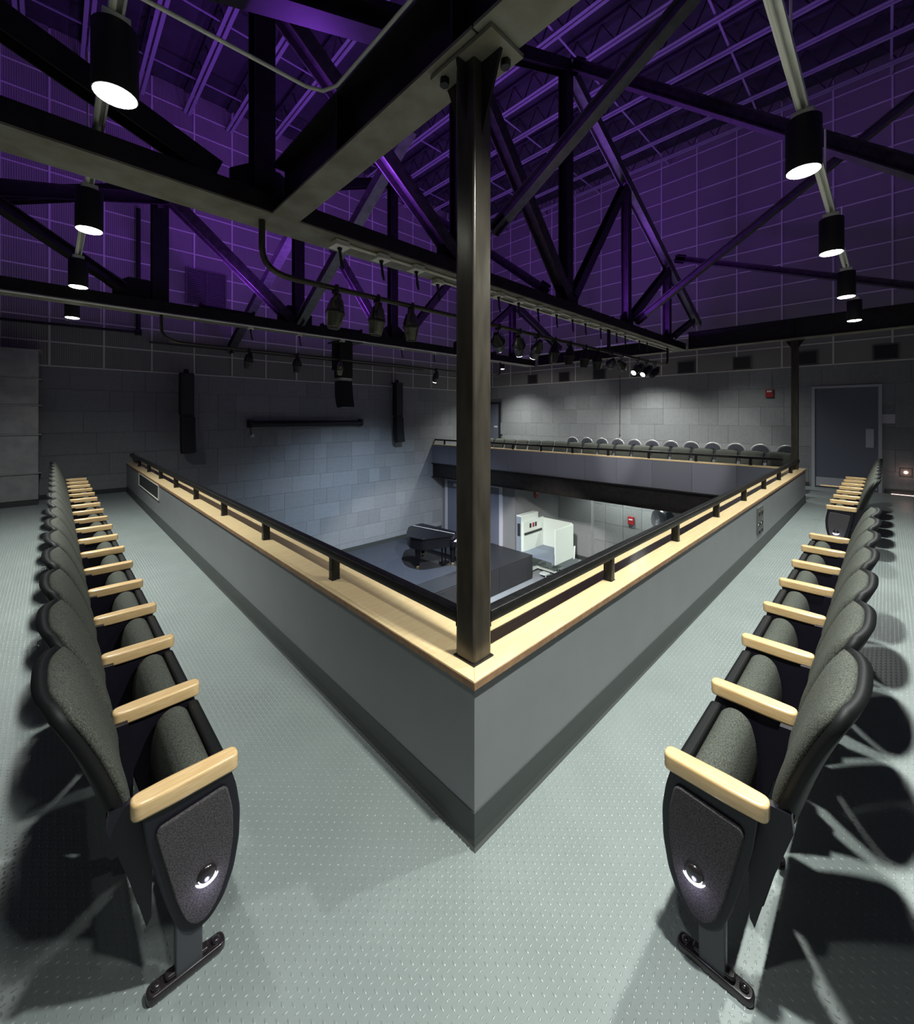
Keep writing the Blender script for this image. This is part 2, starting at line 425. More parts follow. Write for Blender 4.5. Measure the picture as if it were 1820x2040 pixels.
t = thing('steel_column', 'slim dark steel column at the far end of the right parapet', 'column', (9.33, .13, KT))
MB().box((-.055, -.055, 0), (.055, .055, 2.565)).obj('shaft', 'column_steel', t, .008)
MB().box((-.10, -.16, 2.545), (.10, .16, 2.563)).obj('cap_plate', 'steel_underlit', t)
for s in (-1, 1): MB().prism([(.055*s, 2.40), (.055*s, 2.545), (.15*s, 2.545)], 0, -.007, .007).obj('gusset', 'steel_black', t)

def truss(label, Y, zc, tops, posts, diags, x0, x1, chord_w, chord_h, extra=()):
    t = thing('roof_truss', label, 'truss', (0, Y, zc))
    z = chord_h/2
    # bottom chord: H section, web level with the flanges upright
    MB().box((x0, -chord_w/2, 0), (x1, chord_w/2, .014)).obj('bottom_plate', 'steel_underlit', t)
    c = MB(); c.box((x0, -chord_w/2, .014), (x1, -chord_w/2+.016, chord_h)).box((x0, chord_w/2-.016, .014), (x1, chord_w/2, chord_h)).box((x0, -chord_w/2+.016, .06), (x1, chord_w/2-.016, .075))
    c.obj('bottom_chord', 'steel_black', t)
    for (a, b, m) in tops: MB().wf((a[0], 0, a[1]-zc), (b[0], 0, b[1]-zc), .17, .17, up=(0,1,0)).obj('top_chord', m, t)
    for (x, za, zb_, ww) in posts: MB().wf((x, 0, za-zc), (x, 0, zb_-zc), ww, ww, up=(0,1,0)).obj('truss_post', 'steel_black', t)
    for (a, b, ww, m) in diags: MB().wf((a[0], 0, a[1]-zc), (b[0], 0, b[1]-zc), ww, ww*.95, up=(0,1,0)).obj('diagonal', m, t)
    for (x, za, s) in extra: MB().prism([(x-s, za-zc), (x+s, za-zc), (x+s, za-zc+s*.7), (x+s*.4, za-zc+s*1.1), (x-s*.4, za-zc+s*1.1), (x-s, za-zc+s*.7)], 1, -.012, .012).obj('gusset', 'steel_black', t)
    return t
truss('nearer roof truss with lighting pipe below, crossing behind the middle column', YA, ZBM,
      [((4.42, 7.0), (10.7, 4.05), 'brace_grey'), ((4.42, 7.0), (-2.3, 4.1), 'steel_black')],
      [(-.03, 3.4, 5.05, .15), (2.1, 3.4, 6.0, .14), (4.38, 3.4, 6.98, .16), (6.48, 3.4, 6.0, .14), (8.56, 3.4, 5.0, .14)],
      [((2.05, 3.5), (.0, 5.05), .15, 'steel_purple'), ((4.36, 3.55), (2.15, 6.0), .17, 'steel_purple'), ((4.57, 3.55), (6.4, 5.95), .14, 'steel_black'),
       ((6.65, 3.55), (8.6, 4.95), .14, 'steel_black'), ((8.9, 3.5), (10.3, 4.1), .12, 'steel_black'), ((-.35, 3.46), (-2.4, 4.26), .15, 'steel_black')],
      XL, 9.4, .33, .15, [(0, 3.36, .26), (2.05, 3.36, .26), (4.42, 3.36, .30), (6.5, 3.36, .26), (8.6, 3.36, .24)])
truss('farther roof truss in front of the back wall', YT, ZBM,
      [((4.15, 6.85), (10.9, 3.95), 'steel_purple'), ((4.15, 6.85), (-2.3, 4.15), 'steel_black')],
      [(-.05, 3.35, 5.0, .20), (2.06, 3.35, 5.9, .17), (4.18, 3.3, 6.85, .17), (6.3, 3.3, 5.9, .15), (8.4, 3.3, 5.0, .15)],
      [((.1, 5.0), (2.0, 3.4), .17, 'steel_purple'), ((4.05, 3.3), (2.1, 5.9), .15, 'steel_purple'), ((4.35, 3.3), (6.2, 5.4), .15, 'steel_purple'), ((6.4, 3.35), (8.4, 4.9), .14, 'steel_purple')],
      XL, 9.3, .33, .17, [(-.3, 3.38, .3), (2.0, 3.38, .32), (4.2, 3.38, .3), (6.3, 3.38, .26)])
def brace(label, p0, p1, ww, m='steel_purple', up=(0,0,1)):
    t = thing('sway_brace', label, 'brace', p0); q = Vector(p1)-Vector(p0)
    MB().wf((0,0,0), q, ww, ww*.95, up=up).obj('brace_member', m, t)
    d = q.normalized()
    MB().bar(d*.02, d*.22, .012, ww*1.6, up=(0,0,1)).obj('end_plate', 'steel_black', t)
    return t
brace('long purple lit brace crossing high on the right to the edge', (4.46, 2.2, 7.05), (4.5, -1.75, 3.60), .15)
brace('thin brace from truss end joint to the right edge, behind lamps', (8.9, 2.2, 5.28), (8.9, -1.9, 3.65), .12)
brace('olive lit brace climbing from behind column to top edge', (2.64, 2.2, 3.95), (2.64, -.55, 5.55), .13, 'brace_grey')
brace('brown lit brace climbing right behind the front right lamp', (6.76, 2.2, 3.5), (6.77, -1.9, 6.15), .11, 'brace_grey')
brace('dark brace coming from truss post top to the left edge', (-.02, 6.35, 4.93), (-1.62, 4.1, 3.62), .15, 'steel_black')
brace('dark brace rising from far truss chord to the left edge', (-.5, 6.35, 3.52), (-2.35, 5.0, 4.3), .13, 'steel_black')
brace('grey tube brace between the trusses passing behind the angled beam', (2.03, 6.35, 3.4), (2.0, 3.0, 5.3), .15, 'brace_grey')
brace('grey tube brace from back wall up to the farther truss', (2.1, 10.75, 3.42), (2.0, 6.6, 5.1), .17, 'brace_grey')
brace('purple lit brace low behind the middle column on the right', (4.30, 2.5, 3.62), (4.2, 6.3, 6.6), .13)
brace('short dark brace above the angled beam near the top left', (-.9, 1.0, 3.63), (1.0, 1.0, 4.36), .14, 'steel_black')

# ------------------------------------------------------------------ roof joists and bridging
def joist(i, x):
    t = thing('roof_joist', 'open web roof joist, number %s from the left wall, seen from below' % ['one','two','three','four','five','six','seven','eight','nine','ten','eleven','twelve','thirteen','fourteen','fifteen'][i], 'joist', (x, YF+.02, ZR), 0)
    L = YB-YF-.06
    for s in (-1, 1):
        MB().box((s*.05-.032, 0, 0), (s*.05+.032, L, .012)).box((s*.02-.005, 0, .012), (s*.02+.005, L, .06)).obj('bottom_angle', 'joist_paint', t)
    MB().box((-.06, 0, .52), (.06, L, .57)).obj('top_chord', 'ceiling_deck', t)
    wv = MB(); k = 0; y = .2
    while y < L-.6:
        wv.bar((0, y, .03), (0, y+.28, .53), .02, .02).bar((0, y+.28, .53), (0, y+.56, .03), .02, .02); y += .56
    wv.obj('web_rods', 'steel_purple', t)
for i in range(15): joist(i, -1.65+.94*i)
for i, y in enumerate((-1.2, 1.1, 3.4, 5.6, 7.7, 9.6)):
    t = thing('joist_bridging', 'thin angle bar tied across the joists, %s from the front' % ORD[i], 'bar', (XL+.01, y, ZR+.075), 0)
    MB().box((0, -.02, 0), (XR-XL-.05, .02, .01)).box((0, -.004, .01), (XR-XL-.05, .004, .04)).obj('angle_bar', 'joist_paint', t)

# ------------------------------------------------------------------ cylinder pendant lamps
def can_proto():
    t = thing('pendant_lamp', 'x', 'lamp')
    MB().lathe([(.082, 0), (.084, .005), (.084, .29), (.08, .295), (.0, .295)], 28).obj('housing', 'can_black', t)
    MB().lathe([(.0, -.006), (.072, -.006), (.078, -.001), (.078, .0), (.0, .0)], 24).obj('lens', 'lens_white', t)
    MB().box((-.05, -.055, .295), (.05, .055, .335)).obj('mounting_bracket', 'strut_galv', t, .006)
    return t
CP = can_proto(); first = [True]
def can(loc, label, group=None, e=CAN_W, ang=152, bl=1.0):
    if first[0]: t = CP; first[0] = False
    else: t = copy_tree(CP)
    t.location = loc; t['label'] = label
    light('SPOT', 'lamp_light', t, (0,0,-.02), e, CAN_COL, spot_size=math.radians(ang), spot_blend=bl, shadow_soft_size=.05)
    return t
ZC = 3.12
for i, y in enumerate((1.24, 3.09, 5.02, 7.0)):
    can((-1.0, y, ZC), 'black cylinder lamp over the left chair row, %s from the camera' % ORD[i], e=CAN_W*(.12, 1.25, 1.3, 1.2)[i], ang=(104, 104, 120, 150)[i])
for i, x in enumerate((1.92, 3.65, 5.55, 7.3)):
    can((x, -.80, ZC), 'black cylinder lamp over the right chair row, %s from the camera' % ORD[i], e=CAN_W*1.2)
can((.14, -.80, ZC), 'black cylinder lamp above the corner, out of the frame at the top', e=CAN_W*1.7)
can((-1.0, -.70, ZC), 'black cylinder lamp above the camera position, out of the frame', e=CAN_W*.16)
for i, y in enumerate((8.75, 6.28, 3.83, 1.5)):
    can((10.7, y, 3.457), 'small black cylinder lamp over the far balcony, %s counting from the back wall' % ['first', 'second', 'third', 'fourth'][i], e=CAN_W*(2.6, .8, 2.8, .6)[i], ang=122, bl=.9)
# strut channels the lamps hang from
def strut(label, p0, p1):
    t = thing('strut_channel', label, 'channel', p0); q = Vector(p1)-Vector(p0)
    MB().sweep((0,0,0), q, [[(-.028,-.02),(-.018,-.02),(-.018,.02),(-.028,.02)], [(.018,-.02),(.028,-.02),(.028,.02),(.018,.02)], [(-.018,.012),(.018,.012),(.018,.02),(-.018,.02)]]).obj('channel', 'strut_galv', t)
    sd = q.normalized().cross(Vector((0,0,1)))
    MB().tube([sd*-.012+Vector((0,0,-.012)), q+sd*-.012+Vector((0,0,-.012))], .011, 8).obj('conduit_run', 'conduit', t)
    return t
strut('galvanised channel carrying the left lamps', (-1.0, -1.2, ZC+.357), (-1.0, 9.3, ZC+.357))
strut('galvanised channel carrying the right lamps', (-.2, -.80, ZC+.357), (8.0, -.80, ZC+.357))
strut('galvanised channel over the far balcony lamps', (10.7, .8, 3.46+.357), (10.7, 9.6, 3.46+.357))
for i, (x, y, lb) in enumerate([(1.70, -.77, 'thin hanger rod above the front right lamp'), (3.52, -.77, 'thin hanger rod right of the second right lamp'), (5.4, -.77, 'thin hanger rod beside the third right lamp'), (-1.03, 2.6, 'thin hanger rod on the left lamp channel')]):
    z0 = ZC+.38; z1 = 9.1 if i == 0 else 4.15
    tag(MB().tube([(0,0,0), (0,0,z1-z0)], .007, 6).obj('hanger_rod', 'conduit', None, 0, (x, y, z0)), lb, 'rod')
# ------------------------------------------------------------------ conduits
tag(MB().tube([(-1.75, 1.27, 3.62), (-.15, 1.20, 3.61), (-.06, 1.17, 3.615), (-.015, 1.08, 3.62), (-.013, .0, 3.62), (-.013, -1.0, 3.62)], .011, 8).obj('conduit', 'conduit', None, 0), 'bright conduit bending onto the top of the angled beam', 'conduit')
tag(MB().tube([(XL+.05, YT-.18, ZBM-.012), (9.2, YT-.18, ZBM-.012)], .014, 8).obj('conduit', 'conduit', None, 0), 'bright conduit along the underside of the farther truss', 'conduit')
tag(MB().tube([(.62, YA-.06, ZBM-.014), (8.7, YA-.06, ZBM-.014)], .015, 8).obj('conduit', 'conduit', None, 0), 'bright conduit linking the outlet boxes under the nearer truss', 'conduit')
tag(MB().tube([(1.9, YA+.10, ZBM-.014), (9.2, YA+.10, ZBM-.014)], .013, 8).obj('conduit', 'conduit', None, 0), 'second bright conduit behind the outlet boxes of the nearer truss', 'conduit')

# ------------------------------------------------------------------ lighting pipes
def arc(p, q, c, n=6):
    p, q, c = Vector(p), Vector(q), Vector(c); return [tuple((1-t)**2*p+2*t*(1-t)*c+t*t*q) for t in [i/n for i in range(n+1)]]
ZP = 2.83
pts = [(-.03, YA, ZBM)]+arc((-.03, YA, 3.02), (.22, YA, ZP), (-.03, YA, ZP))+[(8.35, YA, ZP)]+arc((8.4, YA, ZP), (8.58, YA, 3.0), (8.58, YA, ZP))+[(8.58, YA, ZBM)]
pa = thing('lighting_pipe', 'dark lighting pipe with bent ends hung under the nearer truss', 'pipe', (0,0,0))
MB().tube(pts, .024, 10).obj('pipe', 'pipe_dark', pa)
MB().tube([(5.78, YA, ZP), (5.78, YA, ZBM)], .03, 10).obj('drop_tube', 'fixture_black', pa)
ZP2 = 2.84
pts = [(-.03, YT, ZBM)]+arc((-.03, YT, 3.03), (.3, YT, ZP2), (-.03, YT, ZP2))+[(7.6, YT, ZP2)]+arc((7.6, YT, ZP2), (7.85, YT, 3.0), (7.85, YT, ZP2))+[(7.85, YT, ZBM)]
pb = thing('lighting_pipe', 'dark lighting pipe with bent ends hung under the farther truss', 'pipe', (0,0,0))
MB().tube(pts, .022, 10).obj('pipe', 'pipe_dark', pb)

def fixture(name, label, loc, aim, lit, body, energy=0, spot=30, scale=1.0, col=(1, .97, .92)):
    """ellipsoidal spotlight hung from a pipe; loc = pipe point"""
    t = thing(name, label, 'spotlight', loc)
    a = Vector(aim).normalized(); c = Vector((0, 0, -.185*scale)); s = scale
    cl = MB().box((-.016, -.034, -.03), (.016, -.026, .03)).box((-.016, .026, -.03), (.016, .034, .03)).box((-.016, -.034, -.045), (.016, .034, -.03)).tube([(0,0,-.045), (0,0,-.085*s)], .009, 6); cl.obj('clamp', 'fixture_black', t)
    sd = a.cross(Vector((0,0,1)))
    sd = Vector((1,0,0)) if sd.length < .1 else sd.normalized()
    yk = MB(); ww = .084*s
    for k in (-1, 1): yk.bar(c+sd*ww*k, Vector((0,0,-.085*s))+sd*ww*.55*k, .006, .022, up=a)
    yk.bar(Vector((0,0,-.085*s))+sd*ww*.6, Vector((0,0,-.085*s))-sd*ww*.6, .02, .006); yk.obj('yoke', 'fixture_black', t)
    R = [(.0, -.15), (.026, -.15), (.03, -.145), (.034, -.115), (.05, -.095), (.064, -.045), (.07, -.005), (.071, .018), (.067, .03), (.061, .07), (.054, .11), (.05, .122), (.05, .128), (.0, .128)]
    MB().lathe([(r*s, z*s) for r, z in R], 18, c, a).obj('barrel', body, t)
    MB().lathe([(.069*s, -.004*s), (.077*s, .002*s), (.077*s, .014*s), (.069*s, .02*s)], 18, c, a).obj('band', 'fixture_black', t)
    MB().lathe([(0, .129*s), (.046*s, .129*s), (.046*s, .133*s), (0, .133*s)], 18, c, a).obj('lens', 'spot_lens' if lit else 'grille_dark', t)
    if lit and energy:
        light('SPOT', 'beam_light', t, c+a*.14*s, energy, col, spot_size=math.radians(spot), spot_blend=.35 if spot < 60 else 1.0, shadow_soft_size=.04, aim=a)
    return t
for i, x in enumerate((.59, 1.02, 1.43)):
    fixture('ellipsoidal_spotlight', 'large silver spotlight pointing down, %s of the three left of the column' % ['first', 'second', 'third'][i], (x, YA, ZP), [(-.14,0,-1), (-.06,.1,-1), (.05,.05,-1)][i], False, 'fixture_silver', scale=1.12)
FX = [(2.80, (7.3,4.1,-5), 1), (3.22, (5.3,3.4,-6.05), 1), (3.62, (3.0,5.7,-5.3), 1), (4.06, (-.1,.1,-1), 0), (4.48, (-.1,.05,-1), 0), (4.95, (-.1,.1,-1), 0),
      (5.36, (.05,.1,-1), 0), (5.86, (4.1,3.4,-1.85), 1), (6.28, (3.7,.5,-1.8), 1), (7.0, (-1,.35,-.75), 1), (7.44, (-1,.4,-.8), 1), (7.86, (-1,.3,-.8), 0)]
for i, (x, a, lit) in enumerate(FX):
    fixture('ellipsoidal_spotlight', '%s black spotlight on the pipe right of the column, %s' % (['first', 'second', 'third', 'fourth', 'fifth', 'sixth', 'seventh', 'eighth', 'ninth', 'tenth', 'eleventh', 'twelfth'][i], 'lit' if lit else 'unlit'), (x, YA, ZP), a, lit, 'fixture_black',
            energy=STAGE_W*((.75, 1.5, .8)[i] if i < 3 else (.16 if i < 9 else .4)) if lit else 0, spot=(22, 44, 46)[i] if i < 3 else 52, scale=1.08)
for i, x in enumerate((1.2, 2.04, 2.9)):
    fixture('ellipsoidal_spotlight', 'dim dark spotlight on the farther pipe, %s from the left' % ['first', 'second', 'third'][i], (x, YT, ZP2), (.1*(i-1),.3,-1), False, 'fixture_silver' if i == 2 else 'fixture_black', scale=1.0)
fixture('ellipsoidal_spotlight', 'lit spotlight on the farther pipe just left of the column', (5.44, YT, ZP2), (.06, .45, -1), True, 'fixture_black', energy=STAGE_W*1.15, spot=112, col=(.62, .8, 1.0))

# outlet boxes under the nearer truss, each with a black pigtail
def outlet(x, y, z, label, big=1.0):
    t = thing('outlet_box', label, 'outlet box', (x, y, z))
    MB().box((-.05*big, -.05*big, -.05), (.05*big, .05*big, -.006)).obj('box', 'box_galv', t, .004)
    MB().box((-.056*big, -.056*big, -.056), (.056*big, .056*big, -.05)).obj('cover_plate', 'conduit', t)
    MB().lathe([(.02, -.075), (.022, -.056)], 10).obj('cord_grip', 'fixture_black', t)
    MB().tube([(0,0,-.075), (.008,0,-.13), (.02,.004,-.19), (.035,.004,-.235)], [.013,.012,.014,.009], 7).obj('pigtail', 'cable_black', t)
nm = ['first', 'second', 'third', 'fourth', 'fifth', 'sixth', 'seventh', 'eighth', 'ninth', 'tenth', 'eleventh', 'twelfth', 'thirteenth', 'fourteenth', 'fifteenth']
for i, x in enumerate((.60, 1.03, 1.45, 1.88, 2.74, 3.14, 3.57, 4.03, 4.47, 4.86, 5.36, 5.95, 6.3, 6.93, 7.3)):
    outlet(x, YA-.06 if i != 3 else YA+.10, ZBM, 'galvanised outlet box under the nearer truss, %s from the left' % nm[i], 1.25 if i < 3 else 1.0)
for i, x in enumerate((1.2, 2.04, 2.9, 4.35, 5.3)):
    outlet(x, YT-.10, ZBM, 'small outlet box under the farther truss, %s from the left' % nm[i], .8)

# purple uplights lying on the truss chords
def uplight(x, y, z, L, label, e):
    t = thing('strip_uplight', label, 'uplight', (x, y, z))
    MB().box((-L/2, -.06, 0), (L/2, .06, .09)).obj('case', 'fixture_black', t, .008)
    MB().box((-L/2+.03, -.045, .088), (L/2-.03, .045, .094)).obj('lens', 'grille_dark', t)
    for s in (-1, 1): MB().box((s*L/2-.01, -.07, -.0), (s*L/2+.01, .07, .12)).obj('bracket', 'steel_black', t)
    light('AREA', 'uplight_glow', t, (0, 0, .13), e, UP_COL, shape='RECTANGLE', size=L*.9, size_y=.09, aim=(0, 0, 1))
ZU = ZBM+.15
uplight(.8, YA+.10, ZU, .85, 'black strip uplight on the nearer truss left of the column', UP_W*.5)
uplight(5.62, YA+.10, ZU, .8, 'black strip uplight on the nearer truss right of the middle truss post', UP_W)
uplight(7.9, YA+.10, ZU, .8, 'black strip uplight at the right end of the nearer truss', UP_W*.35)
uplight(3.0, YT+.10, ZU+.02, .85, 'black strip uplight on the farther truss above the centre loudspeaker', UP_W)
uplight(.9, YT+.10, ZU+.02, .8, 'black strip uplight on the farther truss near its left post', UP_W)
uplight(7.3, YT+.10, ZU+.02, .8, 'black strip uplight on the farther truss behind the row of spotlights', UP_W)

# ------------------------------------------------------------------ theatre chairs
W = .5
def rounded(poly, r=.012, n=3):
    out = []
    k = len(poly)
    for i in range(k):
        p = Vector((*poly[i], 0)); a = Vector((*poly[i-1], 0)); b = Vector((*poly[(i+1) % k], 0))
        d0 = (a-p); d1 = (b-p); rr = min(r, d0.length*.45, d1.length*.45)
        s = p+d0.normalized()*rr; e = p+d1.normalized()*rr
        for j in range(n+1):
            t = j/n; q = (1-t)**2*s+2*t*(1-t)*p+t*t*e; out.append((q.x, q.y))
    return out
def back_surface(off, inset, zlo, zhi, flip=1):
    """front-view outline of the back as a grid; returns vertex grid function"""
    def P(s, t):
        z = zlo+(zhi-zlo)*t
        hw = (.206+.030*min(1, max(0, (z-.52)/.36)))-inset
        if t > .9: hw *= math.sqrt(max(0, 1-((t-.9)/.1)**2*.26))
        crown = -.012*s*s*t**3
        k = (z-.56)/.42
        u = -.155-.155*k-.012*math.sin(k*math.pi)*-1+.03*s*s*abs(s)
        return (u+off*.97, s*hw, z+crown+off*.3)
    return P
def slab(mb, Pf, Pb, nu=10, nv=8):
    vs = []; fs = []
    for P in (Pf, Pb):
        for j in range(nv+1):
            for i in range(nu+1): vs.append(P(-1+2*i/nu, j/nv))
    n1 = (nu+1)*(nv+1); id_ = lambda l, i, j: l*n1+j*(nu+1)+i
    for j in range(nv):
        for i in range(nu):
            fs.append((id_(0,i,j), id_(0,i+1,j), id_(0,i+1,j+1), id_(0,i,j+1))); fs.append((id_(1,i,j), id_(1,i,j+1), id_(1,i+1,j+1), id_(1,i+1,j)))
    for i in range(nu): fs.append((id_(0,i,0), id_(1,i,0), id_(1,i+1,0), id_(0,i+1,0))); fs.append((id_(0,i,nv), id_(0,i+1,nv), id_(1,i+1,nv), id_(1,i,nv)))
    for j in range(nv): fs.append((id_(0,0,j), id_(0,0,j+1), id_(1,0,j+1), id_(1,0,j))); fs.append((id_(0,nu,j), id_(1,nu,j), id_(1,nu,j+1), id_(0,nu,j+1)))
    mb.add(vs, fs, True)
PANEL = [(.114,.565),(.132,.50),(.143,.42),(.14,.33),(.124,.24),(.095,.17),(.055,.128),(.012,.124),(-.025,.155),(-.052,.23),(-.08,.34),(-.104,.45),(-.118,.565)]
INSERT = [(.100,.528),(.118,.44),(.119,.35),(.106,.262),(.08,.192),(.048,.152),(.016,.15),(-.012,.18),(-.036,.255),(-.06,.365),(-.087,.492),(-.078,.51)]
def arm_parts(t, w0, s, end):
    """armrest, standard and foot at along-row position w0 (s = sign of the inward direction)"""
    out = rounded([(.138,-.027),(.138,.027),(-.05,.032),(-.142,.027),(-.142,-.027),(-.05,-.032)], .026, 5)
    m = MB().prism([(a, w0+b) for a, b in out], 2, .556, .607); m.obj('armrest', 'arm_maple', t, .009)
    th = .019
    MB().prism(rounded(PANEL, .02), 1, w0-th, w0+th).obj('standard', 'chair_metal', t, .006)
    MB().box((-.036, w0-.016, .02), (.036, w0+.016, .20)).obj('stanchion', 'stanchion_grey', t, .006)
    f = rounded([(.10,-.024),(.10,.024),(-.106,.024),(-.106,-.024)], .024, 5)
    ft = MB().prism([(a, w0+b) for a, b in f], 2, 0, .026).obj('foot', 'foot_metal', t, .007)
    MB().prism(rounded([(.055, w0-.014), (.055, w0+.014), (-.06, w0+.014), (-.06, w0-.014)], .01), 2, .026, .04).obj('foot_rib', 'foot_metal', ft, .006)
    for u in (.075, -.081): MB().lathe([(.012, .026), (.012, .032), (.006, .036), (0, .036)], 10, (u, w0, 0)).obj('bolt', 'foot_metal', ft)
    if end:
        e = w0-s*th
        MB().prism(rounded(INSERT, .02), 1, e-s*.012, e).obj('side_panel', 'panel_fabric', t, .006)
        lg = MB().lathe([(.026, 0), (.026, .004), (.018, .010), (0, .012)], 18, (.043, e-s*.012, .29), (0, -s, 0)).obj('aisle_light', 'foot_metal', t)
        v = []
        for k in range(9):
            a = math.radians(205+16*k); v.append((.043+.034*math.cos(a), .29+.034*math.sin(a)))
        v += [(.043+(.0335-.009*math.sin(math.pi*k/8))*math.cos(math.radians(205+16*k)), .29+(.0335-.009*math.sin(math.pi*k/8))*math.sin(math.radians(205+16*k))) for k in range(8, -1, -1)]
        MB().prism(v, 1, e-s*.016, e-s*.012).obj('light_slot', 'led_white', lg)
def seat_up(t, s):
    c = rounded([(.088,.535),(.06,.565),(.02,.566),(-.012,.54),(-.03,.48),(-.036,.40),(-.03,.29),(-.005,.205),(.03,.185),(.055,.25),(.076,.38),(.088,.48)], .03, 3)
    MB().prism(c, 1, s*.042, s*.458).obj('seat_cushion', 'chair_fabric', t, .018)
    p = rounded([(.088,.556),(.122,.553),(.130,.535),(.126,.50),(.138,.44),(.138,.36),(.125,.28),(.098,.205),(.06,.165),(.043,.175),(.063,.25),(.078,.38),(.086,.48)], .008, 2)
    MB().prism(p, 1, s*.036, s*.464).obj('seat_pan', 'chair_plastic', t, .006)
    MB().box((-.045, s*.25-.20, .20), (-.005, s*.25+.20, .235)).obj('pivot_bar', 'steel_black', t)
def seat_down(t, s):
    c = rounded([(.38,.41),(.36,.44),(.10,.435),(-.07,.42),(-.08,.37),(.30,.36),(.36,.37)], .02, 3)
    MB().prism(c, 1, s*.042, s*.458).obj('seat_cushion', 'chair_fabric', t, .018)
    MB().prism(rounded([(.375,.362),(.30,.35),(-.05,.335),(-.05,.36),(.30,.358)], .01), 1, s*.036, s*.464).obj('seat_pan', 'chair_plastic', t)
def back(t, s):
    y0 = s*.25
    g = lambda P: (lambda a, b: (P(a, b)[0], P(a, b)[1]+y0, P(a, b)[2]))
    m = MB(); slab(m, g(back_surface(-.022, 0, .50, .95)), g(back_surface(-.05, .004, .50, .95)), 12, 12); m.obj('back_shell', 'chair_plastic', t)
    base = back_surface(0, .013, .51, .937)
    def front(a, b):
        x, y, z = base(a, b); k = (1-abs(a)**5)*(1-abs(2*b-1)**7); return (x-.012+.034*k, y+y0, z+.01*k)
    m = MB(); slab(m, front, g(back_surface(-.024, .013, .51, .937)), 18, 16); m.obj('back_cushion', 'chair_fabric', t)
    for k in (-1, 1):
        br = MB().prism([(-.185,.58),(-.10,.575),(-.083,.48),(-.088,.21),(-.10,.19),(-.135,.34),(-.19,.53)], 1, y0+k*.205-.012, y0+k*.205+.012)
        br.obj('back_bracket', 'chair_metal', t)
    m = MB(); m.prism([(-.19,.56),(-.16,.56),(-.10,.23),(-.118,.25)], 1, y0-.195, y0+.195); m.obj('lower_shell', 'chair_plastic', t, .004)
def make_chair(label, s, end=False, far_arm=False, down=False):
    t = thing('theatre_chair', label, 'chair')
    arm_parts(t, 0, s, end)
    if far_arm: arm_parts(t, s*W, -s, False)
    (seat_down if down else seat_up)(t, s); back(t, s)
    return t
def place(t, x, y, rz): t.location = (x, y, 0); t.rotation_euler = (0, 0, rz)
def end_glow(t, s):
    light('POINT', 'aisle_glow', t, (.043, -s*.052, .262), .045, (.75, .72, 1.0), shadow_soft_size=.012)
    light('POINT', 'aisle_spill', t, (.045, -s*.075, .24), .10, (.72, .70, 1.0), shadow_soft_size=.02)
GL = 'left row of theatre chairs'
UR = -.90
nL = 17
pe = make_chair('grey theatre chair at the near end of the left row, with lit side panel', 1, end=True); place(pe, UR, .355, 0); end_glow(pe, 1); pe['group'] = GL
pm = make_chair('grey theatre chair, second from the near end of the left row', 1)
for k in range(1, nL):
    t = pm if k == 1 else copy_tree(pm)
    t['label'] = 'grey theatre chair, %s from the near end of the left row' % ORD[k] if k < nL-1 else 'grey theatre chair at the far end of the left row by the back wall'
    t['group'] = GL; place(t, UR, .355+W*k, 0)
    if k == nL-1: arm_parts(t, W, -1, False)
GR = 'right row of theatre chairs'
VR = -.765; RZ = math.radians(90)
qe = make_chair('grey theatre chair at the near end of the right row, with lit side panel', -1, end=True); place(qe, .255, VR, RZ); end_glow(qe, -1); qe['group'] = GR
qm = make_chair('grey theatre chair, second from the near end of the right row', -1); qm['group'] = GR; place(qm, .255+W*.0+.525, VR, RZ)
sp = .522
for k in range(2, 7):
    t = copy_tree(qm); t['label'] = 'grey theatre chair, %s from the near end of the right row' % ORD[k]; place(t, .255+sp*k, VR, RZ)
    if k == 6:
        arm_parts(t, -sp, 1, False); t['label'] = 'grey theatre chair at the gap, last of the near group in the right row'
GR2 = 'second group of chairs in the right row'
VR2 = -.745
re_ = copy_tree(qe); re_['label'] = 'grey theatre chair with lit side panel that starts the far group of the right row'; re_['group'] = GR2; place(re_, 5.70, VR2, RZ)
for k in range(1, 8):
    t = copy_tree(qm); t['group'] = GR2; place(t, 5.70+.50*k, VR2, RZ)
    t['label'] = 'grey theatre chair, %s in the far group of the right row' % ORD[k]
    if k == 4:
        tb = MB().prism([(.14, -.03), (.36, -.03), (.36, -.01), (.14, -.01)], 2, .585, .60).obj('writing_tablet', 'arm_maple', t)
        t['label'] = 'grey theatre chair with a thin wooden tablet swung out, right row'
# far balcony: front row of the same chairs facing the well
GF = 'front row of chairs on the far balcony'
fm = make_chair('theatre chair on the far balcony', -1); RF = math.radians(180)
for k in range(19):
    t = fm if k == 0 else copy_tree(fm)
    t['group'] = GF; t.location = (10.08, .27+.502*k, 0); t.rotation_euler = (0, 0, RF); t.scale = (1, 1, .97)
    t['label'] = 'grey theatre chair on the far balcony, %s from the right in the front row' % (ORD+['nineteenth'])[k].replace('nearest', 'first')
